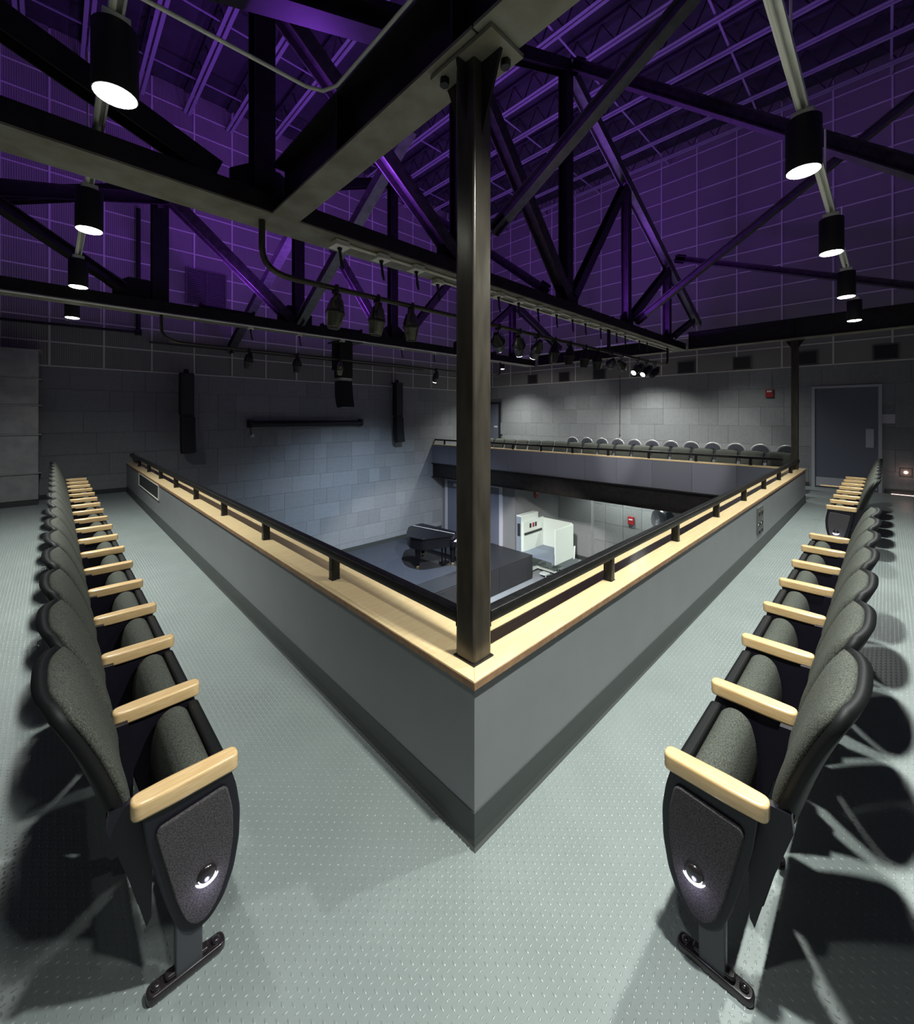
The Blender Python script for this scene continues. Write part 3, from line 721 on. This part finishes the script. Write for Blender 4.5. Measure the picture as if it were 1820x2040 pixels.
# back row: banquet chairs with rounded backs
def banquet():
    t = thing('banquet_chair', 'x', 'chair')
    def outline(wd, h, n=12): return [(-wd*.86, 0), (-wd, h*.55)]+[(-wd*math.cos(math.pi*i/n), h*.62+h*.38*math.sin(math.pi*i/n)) for i in range(n+1)]+[(wd, h*.55), (wd*.86, 0)]
    def ax(p, u0): return [(a, b) for a, b in p]
    o = outline(.175, .42); 
    m = MB(); m.prism([(a, .58+b) for a, b in o], 0, .19, .225); m.obj('back_pad', 'conf_back', t, .008)
    o2 = outline(.195, .445); m = MB(); m.tube([(.215, a, .575+b) for a, b in o2], .014, 8); m.obj('back_frame', 'conf_frame', t)
    MB().prism([(a, .845+b) for a, b in [(-.05, 0), (.05, 0), (.035, .035), (-.035, .035)]], 0, .186, .19).obj('handle_slot', 'cable_black', t)
    MB().box((-.24, -.21, .46), (.2, .21, .53)).obj('seat', 'conf_back', t, .02)
    for sx in (-1, 1):
        for sy in (-1, 1):
            top = (.20 if sx > 0 else -.20, sy*.19, .46 if sx < 0 else .60); MB().tube([(top[0]+(.04 if sx > 0 else -.02), sy*.2, 0), top], .012, 8).obj('leg', 'conf_frame', t)
    return t
bc = banquet()
for k in range(12):
    t = bc if k == 0 else copy_tree(bc)
    t.location = (10.98, .5+.512*k, 0); t['group'] = 'back row of banquet chairs on the far balcony'
    t['label'] = 'round backed banquet chair with silver frame, %s from the right on the far balcony' % ORD[k].replace('nearest', 'first')

# ------------------------------------------------------------------ wall things, upper level
def door(name, parent_wall, build): pass
d1 = struct(MB().box((XR-.05, -1.0, 0), (XR-.02, .08, 2.36)).obj('door_1', 'door_blue'))
fr = MB(); fr.box((XR-.07, -1.06, 0), (XR-.0, -1.0, 2.43)).box((XR-.07, .08, 0), (XR-.0, .14, 2.43)).box((XR-.07, -1.0, 2.37), (XR-.0, .08, 2.43)); fr.obj('door_frame', 'door_frame', d1)
MB().box((XR-.062, -.93, 1.0), (XR-.05, -.80, 1.42)).obj('push_plate', 'door_frame', d1)
MB().box((XR-.06, -.98, .04), (XR-.05, .06, .25)).obj('kick_plate', 'door_frame', d1)
d2 = struct(MB().box((XR-.05, 10.05, 0), (XR-.02, YB, 2.22)).obj('door_2', 'door_blue'))
fr = MB(); fr.box((XR-.07, 9.98, 0), (XR, 10.05, 2.3)).box((XR-.07, 10.05, 2.22), (XR, YB, 2.3)); fr.obj('door_frame', 'cable_black', d2)
MB().box((XR-.06, 10.12, 1.25), (XR-.05, 10.3, 1.32)).obj('name_plate', 'sign_paper', d2)
# vents on the right wall
for i, (y0, y1) in enumerate([(8.57, 8.17), (7.18, 6.79), (5.84, 5.45), (4.47, 4.12), (3.15, 2.73), (1.76, 1.38), (.42, .05), (-.93, -1.30)]):
    t = thing('wall_vent', 'small dark grille above the tiles, %s from the left on the right wall' % nm[i], 'vent', (XR-.035, (y0+y1)/2, 3.14))
    h, wd = .15, abs(y0-y1)/2
    MB().box((0, -wd, -h), (.012, wd, h)).obj('backing', 'grille_dark', t)
    f = MB(); f.box((-.012, -wd-.03, -h-.03), (.012, wd+.03, -h)).box((-.012, -wd-.03, h), (.012, wd+.03, h+.03)).box((-.012, -wd-.03, -h), (.012, -wd, h)).box((-.012, wd, -h), (.012, wd+.03, h)); f.obj('frame', 'vent_frame', t)
    for k in range(6): MB().box((-.008, -wd, -h+.03+k*.048), (0, wd, -h+.045+k*.048)).obj('slat', 'grille_dark', t)
t = thing('fire_strobe', 'red fire alarm strobe on the wall left of the door', 'alarm', (XR-.02, .97, 2.30))
MB().box((-.05, -.085, -.10), (0, .085, .10)).obj('case', 'alarm_red', t, .01)
MB().box((-.066, -.05, .03), (-.05, .05, .07)).obj('strobe_lens', 'sign_paper', t)
t = thing('wall_notice', 'white sheet on the wall right of the door', 'sign', (XR-.021, -1.15, 1.65)); MB().box((-.006, -.11, -.10), (0, .11, .10)).obj('sheet', 'sign_paper', t)
t = thing('step_light', 'small glowing light low on the wall near the right edge', 'light', (XR-.02, -1.42, .49)); MB().box((-.012, -.09, -.09), (0, .09, .09)).obj('plate', 'vent_frame', t)
MB().lathe([(0, .014), (.03, .012), (.034, 0)], 12, (-.012, 0, 0), (-1, 0, 0)).obj('lamp_lens', 'amber', t); light('POINT', 'step_glow', t, (-.08, 0, 0), .5, (1, .6, .5), shadow_soft_size=.03)
tag(MB().tube([(XR-.03, 4.93, 3.05), (XR-.03, 4.92, 2.2), (XR-.03, 4.93, 1.12)], .008, 6).tube([(XR-.03, 4.93, 1.12), (XR-.03, 4.93, 1.06)], .018, 6).obj('hanging_cord', 'cable_black', None), 'thin black cord hanging down the bright part of the right wall', 'cord')
# back wall
t = thing('wall_louver', 'square louvred grille high on the purple back wall', 'vent', (1.59, YB-.035, 4.93))
MB().box((-.44, 0, -.43), (.44, .03, .43)).obj('backing', 'vent_frame', t)
for k in range(18): MB().prism([(-.03, -.41+k*.047), (0, -.385+k*.047), (0, -.379+k*.047), (-.03, -.404+k*.047)], 0, -.42, .42).obj('slat', 'vent_frame', t)
f = MB()
for a, b in [((-.46, -.035, -.45), (-.42, .02, .45)), ((.42, -.035, -.45), (.46, .02, .45)), ((-.42, -.035, -.45), (.42, .02, -.42)), ((-.42, -.035, .42), (.42, .02, .45)), ((-.01, -.036, -.42), (.01, .0, .42))]: f.box(a, b)
f.obj('frame', 'vent_frame', t)
t = thing('sprinkler_pipe', 'dark pipe running along the back wall and turning up', 'pipe', (0, 0, 0))
MB().tube([(XL+.02, YB-.14, 3.58), (.14, YB-.14, 3.62)], .028, 8).obj('pipe', 'steel_black', t)
MB().tube([(.2, YB-.14, 3.62), (.2, YB-.14, 6.45)], .045, 8).obj('riser', 'steel_black', t)
MB().box((.14, YB-.21, 3.56), (.26, YB-.07, 3.68)).obj('elbow', 'steel_black', t, .01)
MB().tube([(-.45, YB-.14, 5.0), (-.45, YB-.14, 3.7)], .006, 6).obj('drop_wire', 'conduit', t)
tag(MB().tube([(.4, YB-.12, 3.43), (8.6, YB-.12, 3.43)], .022, 8).obj('wall_pipe', 'pipe_dark', None), 'dark pipe crossing the back wall behind the farther spotlights', 'pipe')
# clad duct riser at the left end of the back wall
t = thing('clad_duct', 'metal clad duct riser standing at the left edge by the back wall', 'duct', (-1.93, YB-.34, 0))
MB().box((-.5, -.30, .0), (.53, .30, .10)).obj('plinth', 'base_rubber', t)
for i, (z0, z1) in enumerate([(.10, .62), (.62, 1.36), (1.36, 1.92), (1.92, 2.42), (2.42, 2.98)]):
    sh = MB(); zm = (z0+z1)/2; bl = .012+.01*(i % 2)
    sh.prism([(-.29, z0+.006), (-.29-bl, zm), (-.29, z1-.006), (.30, z1-.006), (.30, z0+.006)], 0, -.5, .53).obj('clad_sheet', 'duct_metal', t, .006)
    MB().box((-.5, -.33, z1-.012), (.57, .30, z1+.008)).obj('seam_flange', 'duct_metal', t)
# loudspeaker columns
def speakers(name, label, loc, hu, hl, rz=0):
    t = thing(name, label, 'loudspeaker', loc, rz)
    MB().box((-.14, -.13, -hu), (.14, .10, 0)).obj('upper_cabinet', 'speaker_black', t, .008)
    MB().box((-.125, -.142, -hu+.02), (.125, -.13, -.02)).obj('grille', 'grille_dark', t)
    MB().box((-.12, -.10, -hu-.05), (.14, .06, -hu)).obj('link_bar', 'steel_black', t)
    poly = [(-.13, -hu-.05), (.10, -hu-.05), (.10, -hu-.05-hl*.55), (.05, -hu-.05-hl*.9), (-.01, -hu-.05-hl), (-.22, -hu-.05-hl*.96), (-.19, -hu-.05-hl*.75), (-.15, -hu-.05-hl*.4)]
    MB().prism(poly, 0, -.12, .16).obj('lower_cabinet', 'speaker_black', t, .006)
    MB().box((-.05, .0, .0), (.05, .06, .10)).obj('bracket', 'steel_black', t)
    MB().tube([(0, .05, .0), (0, .30, .0)], .03, 8).obj('wall_arm', 'steel_black', t)
speakers('column_loudspeaker', 'tall black two part loudspeaker at the left of the back wall', (1.10, YB-.33, 2.74), 1.0, .88)
speakers('column_loudspeaker', 'tall black two part loudspeaker at the right of the back wall', (7.30, YB-.33, 2.86), 1.12, .88)
t = thing('column_loudspeaker', 'black two part loudspeaker hanging in the centre under the farther truss', 'loudspeaker', (3.2, 6.85, 3.21))
MB().box((-.15, -.13, -.70), (.15, .12, .02)).obj('upper_cabinet', 'speaker_black', t, .008)
MB().box((-.09, -.08, -.76), (.15, .06, -.70)).obj('link_bar', 'conduit', t)
MB().prism([(-.10, -.76), (.13, -.76), (.13, -1.05), (.07, -1.25), (.02, -1.33), (-.2, -1.31), (-.15, -1.08)], 0, -.13, .15).obj('lower_cabinet', 'speaker_black', t, .006)
MB().box((-.3, -.45, .005), (.2, .1, .03)).obj('hanging_bracket', 'steel_black', t)
MB().box((-.25, -.05, -.55), (-.19, .02, .02)).obj('side_tube', 'steel_black', t)
t = thing('projection_screen', 'long black rolled projection screen case on the back wall', 'screen', (4.25, YB-.16, 1.50))
MB().tube([(-1.62, 0, 0), (1.68, 0, 0)], .085, 14).obj('case', 'speaker_black', t)
for s in (-1.66, 1.72): MB().box((s-.04, -.09, -.10), (s+.04, .12, .12)).obj('end_bracket', 'steel_black', t, .008)
MB().tube([(-1.66, -.02, -.1), (-1.63, -.02, -.32)], .012, 6).obj('pull_cord', 'steel_black', t)
MB().box((-1.62, .08, -.36), (-1.52, .12, -.28)).obj('control_box', 'wall_batten', t)
# parapet fittings
t = thing('parapet_grille', 'dark framed opening in the left parapet near the back wall', 'vent', (-.004, 7.85, .50))
MB().box((-.004, -1.02, -.105), (.0, 1.02, .105)).obj('mesh', 'grille_dark', t)
f = MB(); f.box((-.012, -1.04, -.12), (.002, 1.04, -.105)).box((-.012, -1.04, .105), (.002, 1.04, .12)).box((-.012, -1.04, -.105), (.002, -1.02, .105)).box((-.012, 1.02, -.105), (.002, 1.04, .105)); f.obj('frame', 'wall_batten', t)
t = thing('wall_socket', 'tall dark panel with sockets set in the right parapet', 'outlet', (5.30, -.004, .38))
MB().box((-.165, -.008, -.17), (.165, .002, .17)).obj('plate', 'vent_frame', t)
for k in range(2):
    for z in (.1, -.03, -.13): MB().lathe([(.03, 0), (.03, .008), (.022, .012), (0, .012)], 12, (-.08+.16*k, -.008, z), (0, -1, 0)).obj('socket', 'grille_dark', t)
MB().box((-.165, -.012, -.045), (.165, -.008, -.035)).obj('divider', 'sign_paper', t)

# ------------------------------------------------------------------ lower hall
struct(MB().box((.0, .0, ZF-.15), (14.0, YB, ZF)).obj('floor_lower', 'lower_floor'))
st = struct(MB().box((.2, 6.62, ZF), (9.62, YB, ZS)).obj('floor_stage', 'stage_black'))
MB().box((.25, 7.3, ZS), (7.75, YB-.04, ZS+.008)).obj('stage_carpet', 'carpet', st)
for k in range(6): MB().box((.25+1.55*k, 6.60, ZF+.02), (1.78+1.55*k, 6.62, ZS-.03)).obj('fascia_panel', 'stage_black', st)
struct(MB().box((.25, YB-.045, ZS), (9.6, YB-.021, ZS+.14)).obj('baseboard_stage', 'base_rubber'))
lw = struct(MB().box((9.66, 7.35, ZF), (9.86, YB, -.6)).obj('wall_stage_side', 'plain_wall'))
struct(MB().box((9.86, 7.35, ZF), (12.9, 7.55, -.1)).obj('wall_lower_return', 'plain_wall'))
wl2 = struct(MB().box((12.5, .0, ZF), (12.7, 7.35, -.1)).obj('wall_lower_right', 'plain_wall'))
for k in range(10):
    for r in range(5):
        MB().box((12.48-.004*((k+r) % 2), .05+.62*k, ZF+.16+.63*r), (12.5, .05+.62*k+.612, ZF+.16+.63*r+.622)).obj('wall_board', 'acoustic_tile', wl2)
struct(MB().box((12.28, 6.05, ZF), (12.48, 7.34, -.1)).obj('wall_lower_pier', 'acoustic_tile'))
struct(MB().box((12.45, .05, ZF), (12.479, 6.04, ZF+.14)).box((12.25, 6.03, ZF), (12.28, 7.34, ZF+.14)).obj('baseboard_lower', 'base_rubber'))
struct(MB().box((.0, -.02, ZF), (14, .0, -.12)).obj('wall_lower_near', 'plain_wall'))
struct(MB().box((-.02, 0, ZF), (.0, YB, -.12)).obj('wall_lower_left', 'plain_wall'))
d3 = struct(MB().box((9.63, 7.98, ZS), (9.659, 10.55, -.72)).obj('door_3', 'door_blue'))
fr = MB(); fr.box((9.61, 10.55, ZS), (9.66, 10.68, -.60)).box((9.61, 7.85, ZS), (9.66, 7.98, -.60)).box((9.61, 7.98, -.72), (9.66, 10.55, -.60)); fr.obj('door_frame', 'door_frame', d3)
MB().box((9.60, 9.7, -.92), (9.63, 10.2, -.80)).obj('door_closer', 'door_frame', d3)
MB().box((9.615, 8.7, -1.75), (9.63, 8.95, -1.35)).obj('push_plate', 'door_frame', d3)
MB().box((9.62, 9.26, ZS+.01), (9.629, 9.275, -.73)).obj('leaf_joint', 'cable_black', d3)
# grand piano
t = thing('grand_piano', 'black grand piano with closed lid on the dark stage', 'piano', (6.65, 8.3, ZS))
O = [(.60, .92), (.05, .86), (-.42, .36), (-.62, -.05), (-.50, -.48), (.05, -.68), (.40, -.80), (.72, -.62)]
def shr(k): return [(a*k, b*k) for a, b in O]
MB().prism(rounded(shr(.97), .12, 4), 2, .62, .92).obj('case', 'piano_black', t, .01)
lid = MB().prism(rounded(shr(1.0), .10, 4), 2, .925, .95).obj('lid', 'piano_black', t, .004)
MB().bar((.22, .86, .953), (.52, -.70, .953), .012, .008).obj('lid_hinge', 'wall_batten', lid)
MB().prism([(.30, -.80), (.74, -.62), (.86, -.80), (.42, -.98)], 2, .62, .78).obj('key_bed', 'piano_black', t, .01)
MB().prism([(.36, -.84), (.74, -.68), (.80, -.78), (.42, -.94)], 2, .78, .80).obj('keyboard', 'sign_paper', t)
for i, (x, y) in enumerate([(-.38, -.12), (.52, -.62), (.42, .62)]):
    lg = MB().lathe([(.05, .10), (.06, .16), (.085, .5), (.09, .63)], 8, (x, y, 0)).obj('leg', 'piano_black', t)
    MB().lathe([(.03, .045), (.05, .06), (.05, .10), (.03, .11)], 10, (x, y, 0)).obj('ferrule', 'brass', lg)
    MB().lathe([(.045, -.016), (.045, .016)], 12, (x, y, .045), (1, .4, 0)).obj('caster', 'brass', lg)
MB().bar((.28, -.42, .10), (.28, -.42, .62), .03, .03).bar((.42, -.42, .10), (.42, -.42, .62), .03, .03).box((.22, -.52, .07), (.48, -.36, .12)).obj('pedal_lyre', 'piano_black', t)
t = thing('piano_bench', 'black piano bench behind the column at the keyboard', 'bench', (7.45, 7.25, ZS))
MB().box((-.36, -.18, .48), (.36, .18, .56)).obj('seat', 'piano_black', t, .02)
for sx in (-1, 1):
    for sy in (-1, 1): MB().bar((sx*.31, sy*.14, 0), (sx*.31, sy*.14, .48), .045, .045).obj('leg', 'piano_black', t)
# wheelchair platform lift
t = thing('platform_lift', 'white and grey wheelchair platform lift standing beside the stage', 'lift', (9.72, 5.95, ZF))
MB().box((.0, .03, .62), (1.14, 1.10, .70)).obj('platform', 'lift_grey', t)
MB().box((.0, .0, .55), (.30, .03, .84)).obj('toe_guard', 'lift_grey', t)
MB().box((.12, -.03, .52), (1.16, .02, 1.60)).obj('side_wall', 'lift_white', t, .008)
MB().box((.02, 1.10, .70), (1.16, 1.16, 1.66)).obj('inner_wall', 'lift_white', t, .006)
MB().box((1.13, .02, .60), (1.18, 1.14, 1.63)).obj('end_wall', 'lift_white', t, .006)
tw = MB().box((-.02, 1.16, .0), (.92, 1.37, 1.86)).obj('tower', 'lift_white', t, .012)
MB().box((-.03, 1.17, .02), (-.02, 1.36, 1.82)).obj('tower_cover', 'lift_grey', tw)
MB().box((-.045, 1.2, 1.2), (-.03, 1.3, 1.6)).obj('call_station', 'grille_dark', tw)
MB().box((.05, 1.055, 1.24), (1.0, 1.10, 1.30)).obj('grab_rail', 'grille_dark', t, .008)
for x in (.34, .50, .64): MB().box((x, 1.088, 1.42), (x+.09, 1.10, 1.56)).obj('control_switch', 'cable_black' if x != .50 else 'alarm_red', t)
MB().box((.0, .10, .10), (1.0, .18, .16)).box((.0, .90, .10), (1.0, .98, .16)).box((.5, .18, .11), (.6, .9, .15)).obj('base_frame', 'lift_white', t)
for (x, y) in ((.20, .40), (.92, .40)):
    c = MB().box((x-.11, y-.10, .12), (x+.11, y+.14, .16)).obj('caster_plate', 'lift_white', t)
    MB().lathe([(.055, -.018), (.055, .018)], 14, (x, y-.03, .056), (1, .2, 0)).obj('caster_wheel', 'cable_black', c)
    MB().lathe([(.03, -.022), (.03, .022)], 10, (x, y-.03, .056), (1, .2, 0)).obj('wheel_hub', 'dome_white', c)
MB().prism([(1.22, .45), (1.30, .45), (1.34, .85), (1.27, .85)], 1, .0, .03).obj('ramp_flap', 'dome_white', t)
# red alarm boxes below, and the drum shaped device by the railing
t = thing('fire_alarm', 'red fire alarm box on the bright lower wall', 'alarm', (12.47, 4.72, -1.72)); MB().box((-.06, -.10, -.13), (0, .10, .13)).obj('case', 'alarm_red', t, .012); MB().box((-.07, -.06, .02), (-.06, .06, .06)).obj('handle', 'sign_paper', t)
t = thing('fire_alarm', 'small red alarm high on the dark lower wall behind the lift', 'alarm', (10.8, 7.33, -1.0)); MB().box((-.07, -.05, -.10), (.07, 0, .10)).obj('case', 'alarm_red', t, .012); MB().box((-.04, -.06, .05), (.04, -.05, .08)).obj('strobe_lens', 'sign_paper', t)
t = thing('projector_drum', 'silver drum and dark round device with white oval top seen past the right railing', 'projector', (10.5, 2.85, -1.08))
AX = (.718, -.696, -.05)
MB().lathe([(.0, -.11), (.23, -.11), (.26, -.09), (.26, .09), (.23, .11), (.0, .11)], 28, (0, .28, 0), AX).obj('drum', 'drum_silver', t)
MB().lathe([(.20, .10), (.24, .16), (.31, .35), (.33, .6), (.28, .85), (.0, .92)], 28, (0, .28, 0), AX).obj('housing', 'lift_grey', t)
dm = MB().lathe([(.30, .0), (.28, .05), (.2, .11), (0, .15)], 24, (.33, -.16, .19), (-.25, -.25, 1)).obj('dome', 'dome_white', t)
MB().tube([(0, .1, -.15), (0, .1, -2.26)], .045, 10).obj('stand_pole', 'steel_black', t)
MB().lathe([(.28, -2.30), (.28, -2.27), (.05, -2.25)], 16, (0, .1, 0)).obj('stand_base', 'steel_black', t)
# added, unseen downlights under the far balcony to brighten the lower hall
for i, y in enumerate((5.0, 3.2)):
    t = thing('added_downlight', 'small added downlight under the far balcony, %s from the stage' % ['first', 'second'][i], 'lamp', (11.7, y, -.16))
    MB().lathe([(.10, 0), (.10, .04), (0, .04)], 16).obj('trim', 'can_black', t); MB().lathe([(0, -.004), (.08, -.004), (.08, .0), (0, .0)], 16).obj('lens', 'lens_white', t)
    light('SPOT', 'fill_light', t, (0, 0, -.02), 230, (.9, 1, .92), spot_size=math.radians(140), spot_blend=.6, shadow_soft_size=.06)
# slim light line on the floor by the far door
tag(MB().box((0, -1.6, 0), (.02, 0, .008)).obj('floor_light_strip', 'amber', None, 0, (12.0, -1.2, 0)), 'thin glowing strip on the floor at the foot of the far wall', 'light strip')

# ------------------------------------------------------------------ groups of repeats
GROUPS = {'roof_joist': 'bar joists under the roof', 'joist_bridging': 'bridging bars across the joists', 'ellipsoidal_spotlight': 'spotlights hung from the lighting pipes',
          'outlet_box': 'outlet boxes under the trusses', 'wall_vent': 'grilles along the top of the right wall', 'strip_uplight': 'strip uplights lying on the trusses',
          'hanger_rod': 'hanger rods of the lamp channels', 'added_downlight': 'added downlights under the far balcony', 'column_loudspeaker': 'two part loudspeakers by the back wall'}
for o in list(bpy.data.objects):
    if o.parent is None and 'label' in o.keys():
        b = o.name.split('.')[0]
        if b in GROUPS: o['group'] = GROUPS[b]
        elif b == 'pendant_lamp': o['group'] = 'lamps over the left chairs' if 'left chair' in o['label'] else 'lamps over the right chairs' if 'right chair' in o['label'] else 'lamps over the far balcony' if 'far balcony' in o['label'] else 'lamps above the near corner'
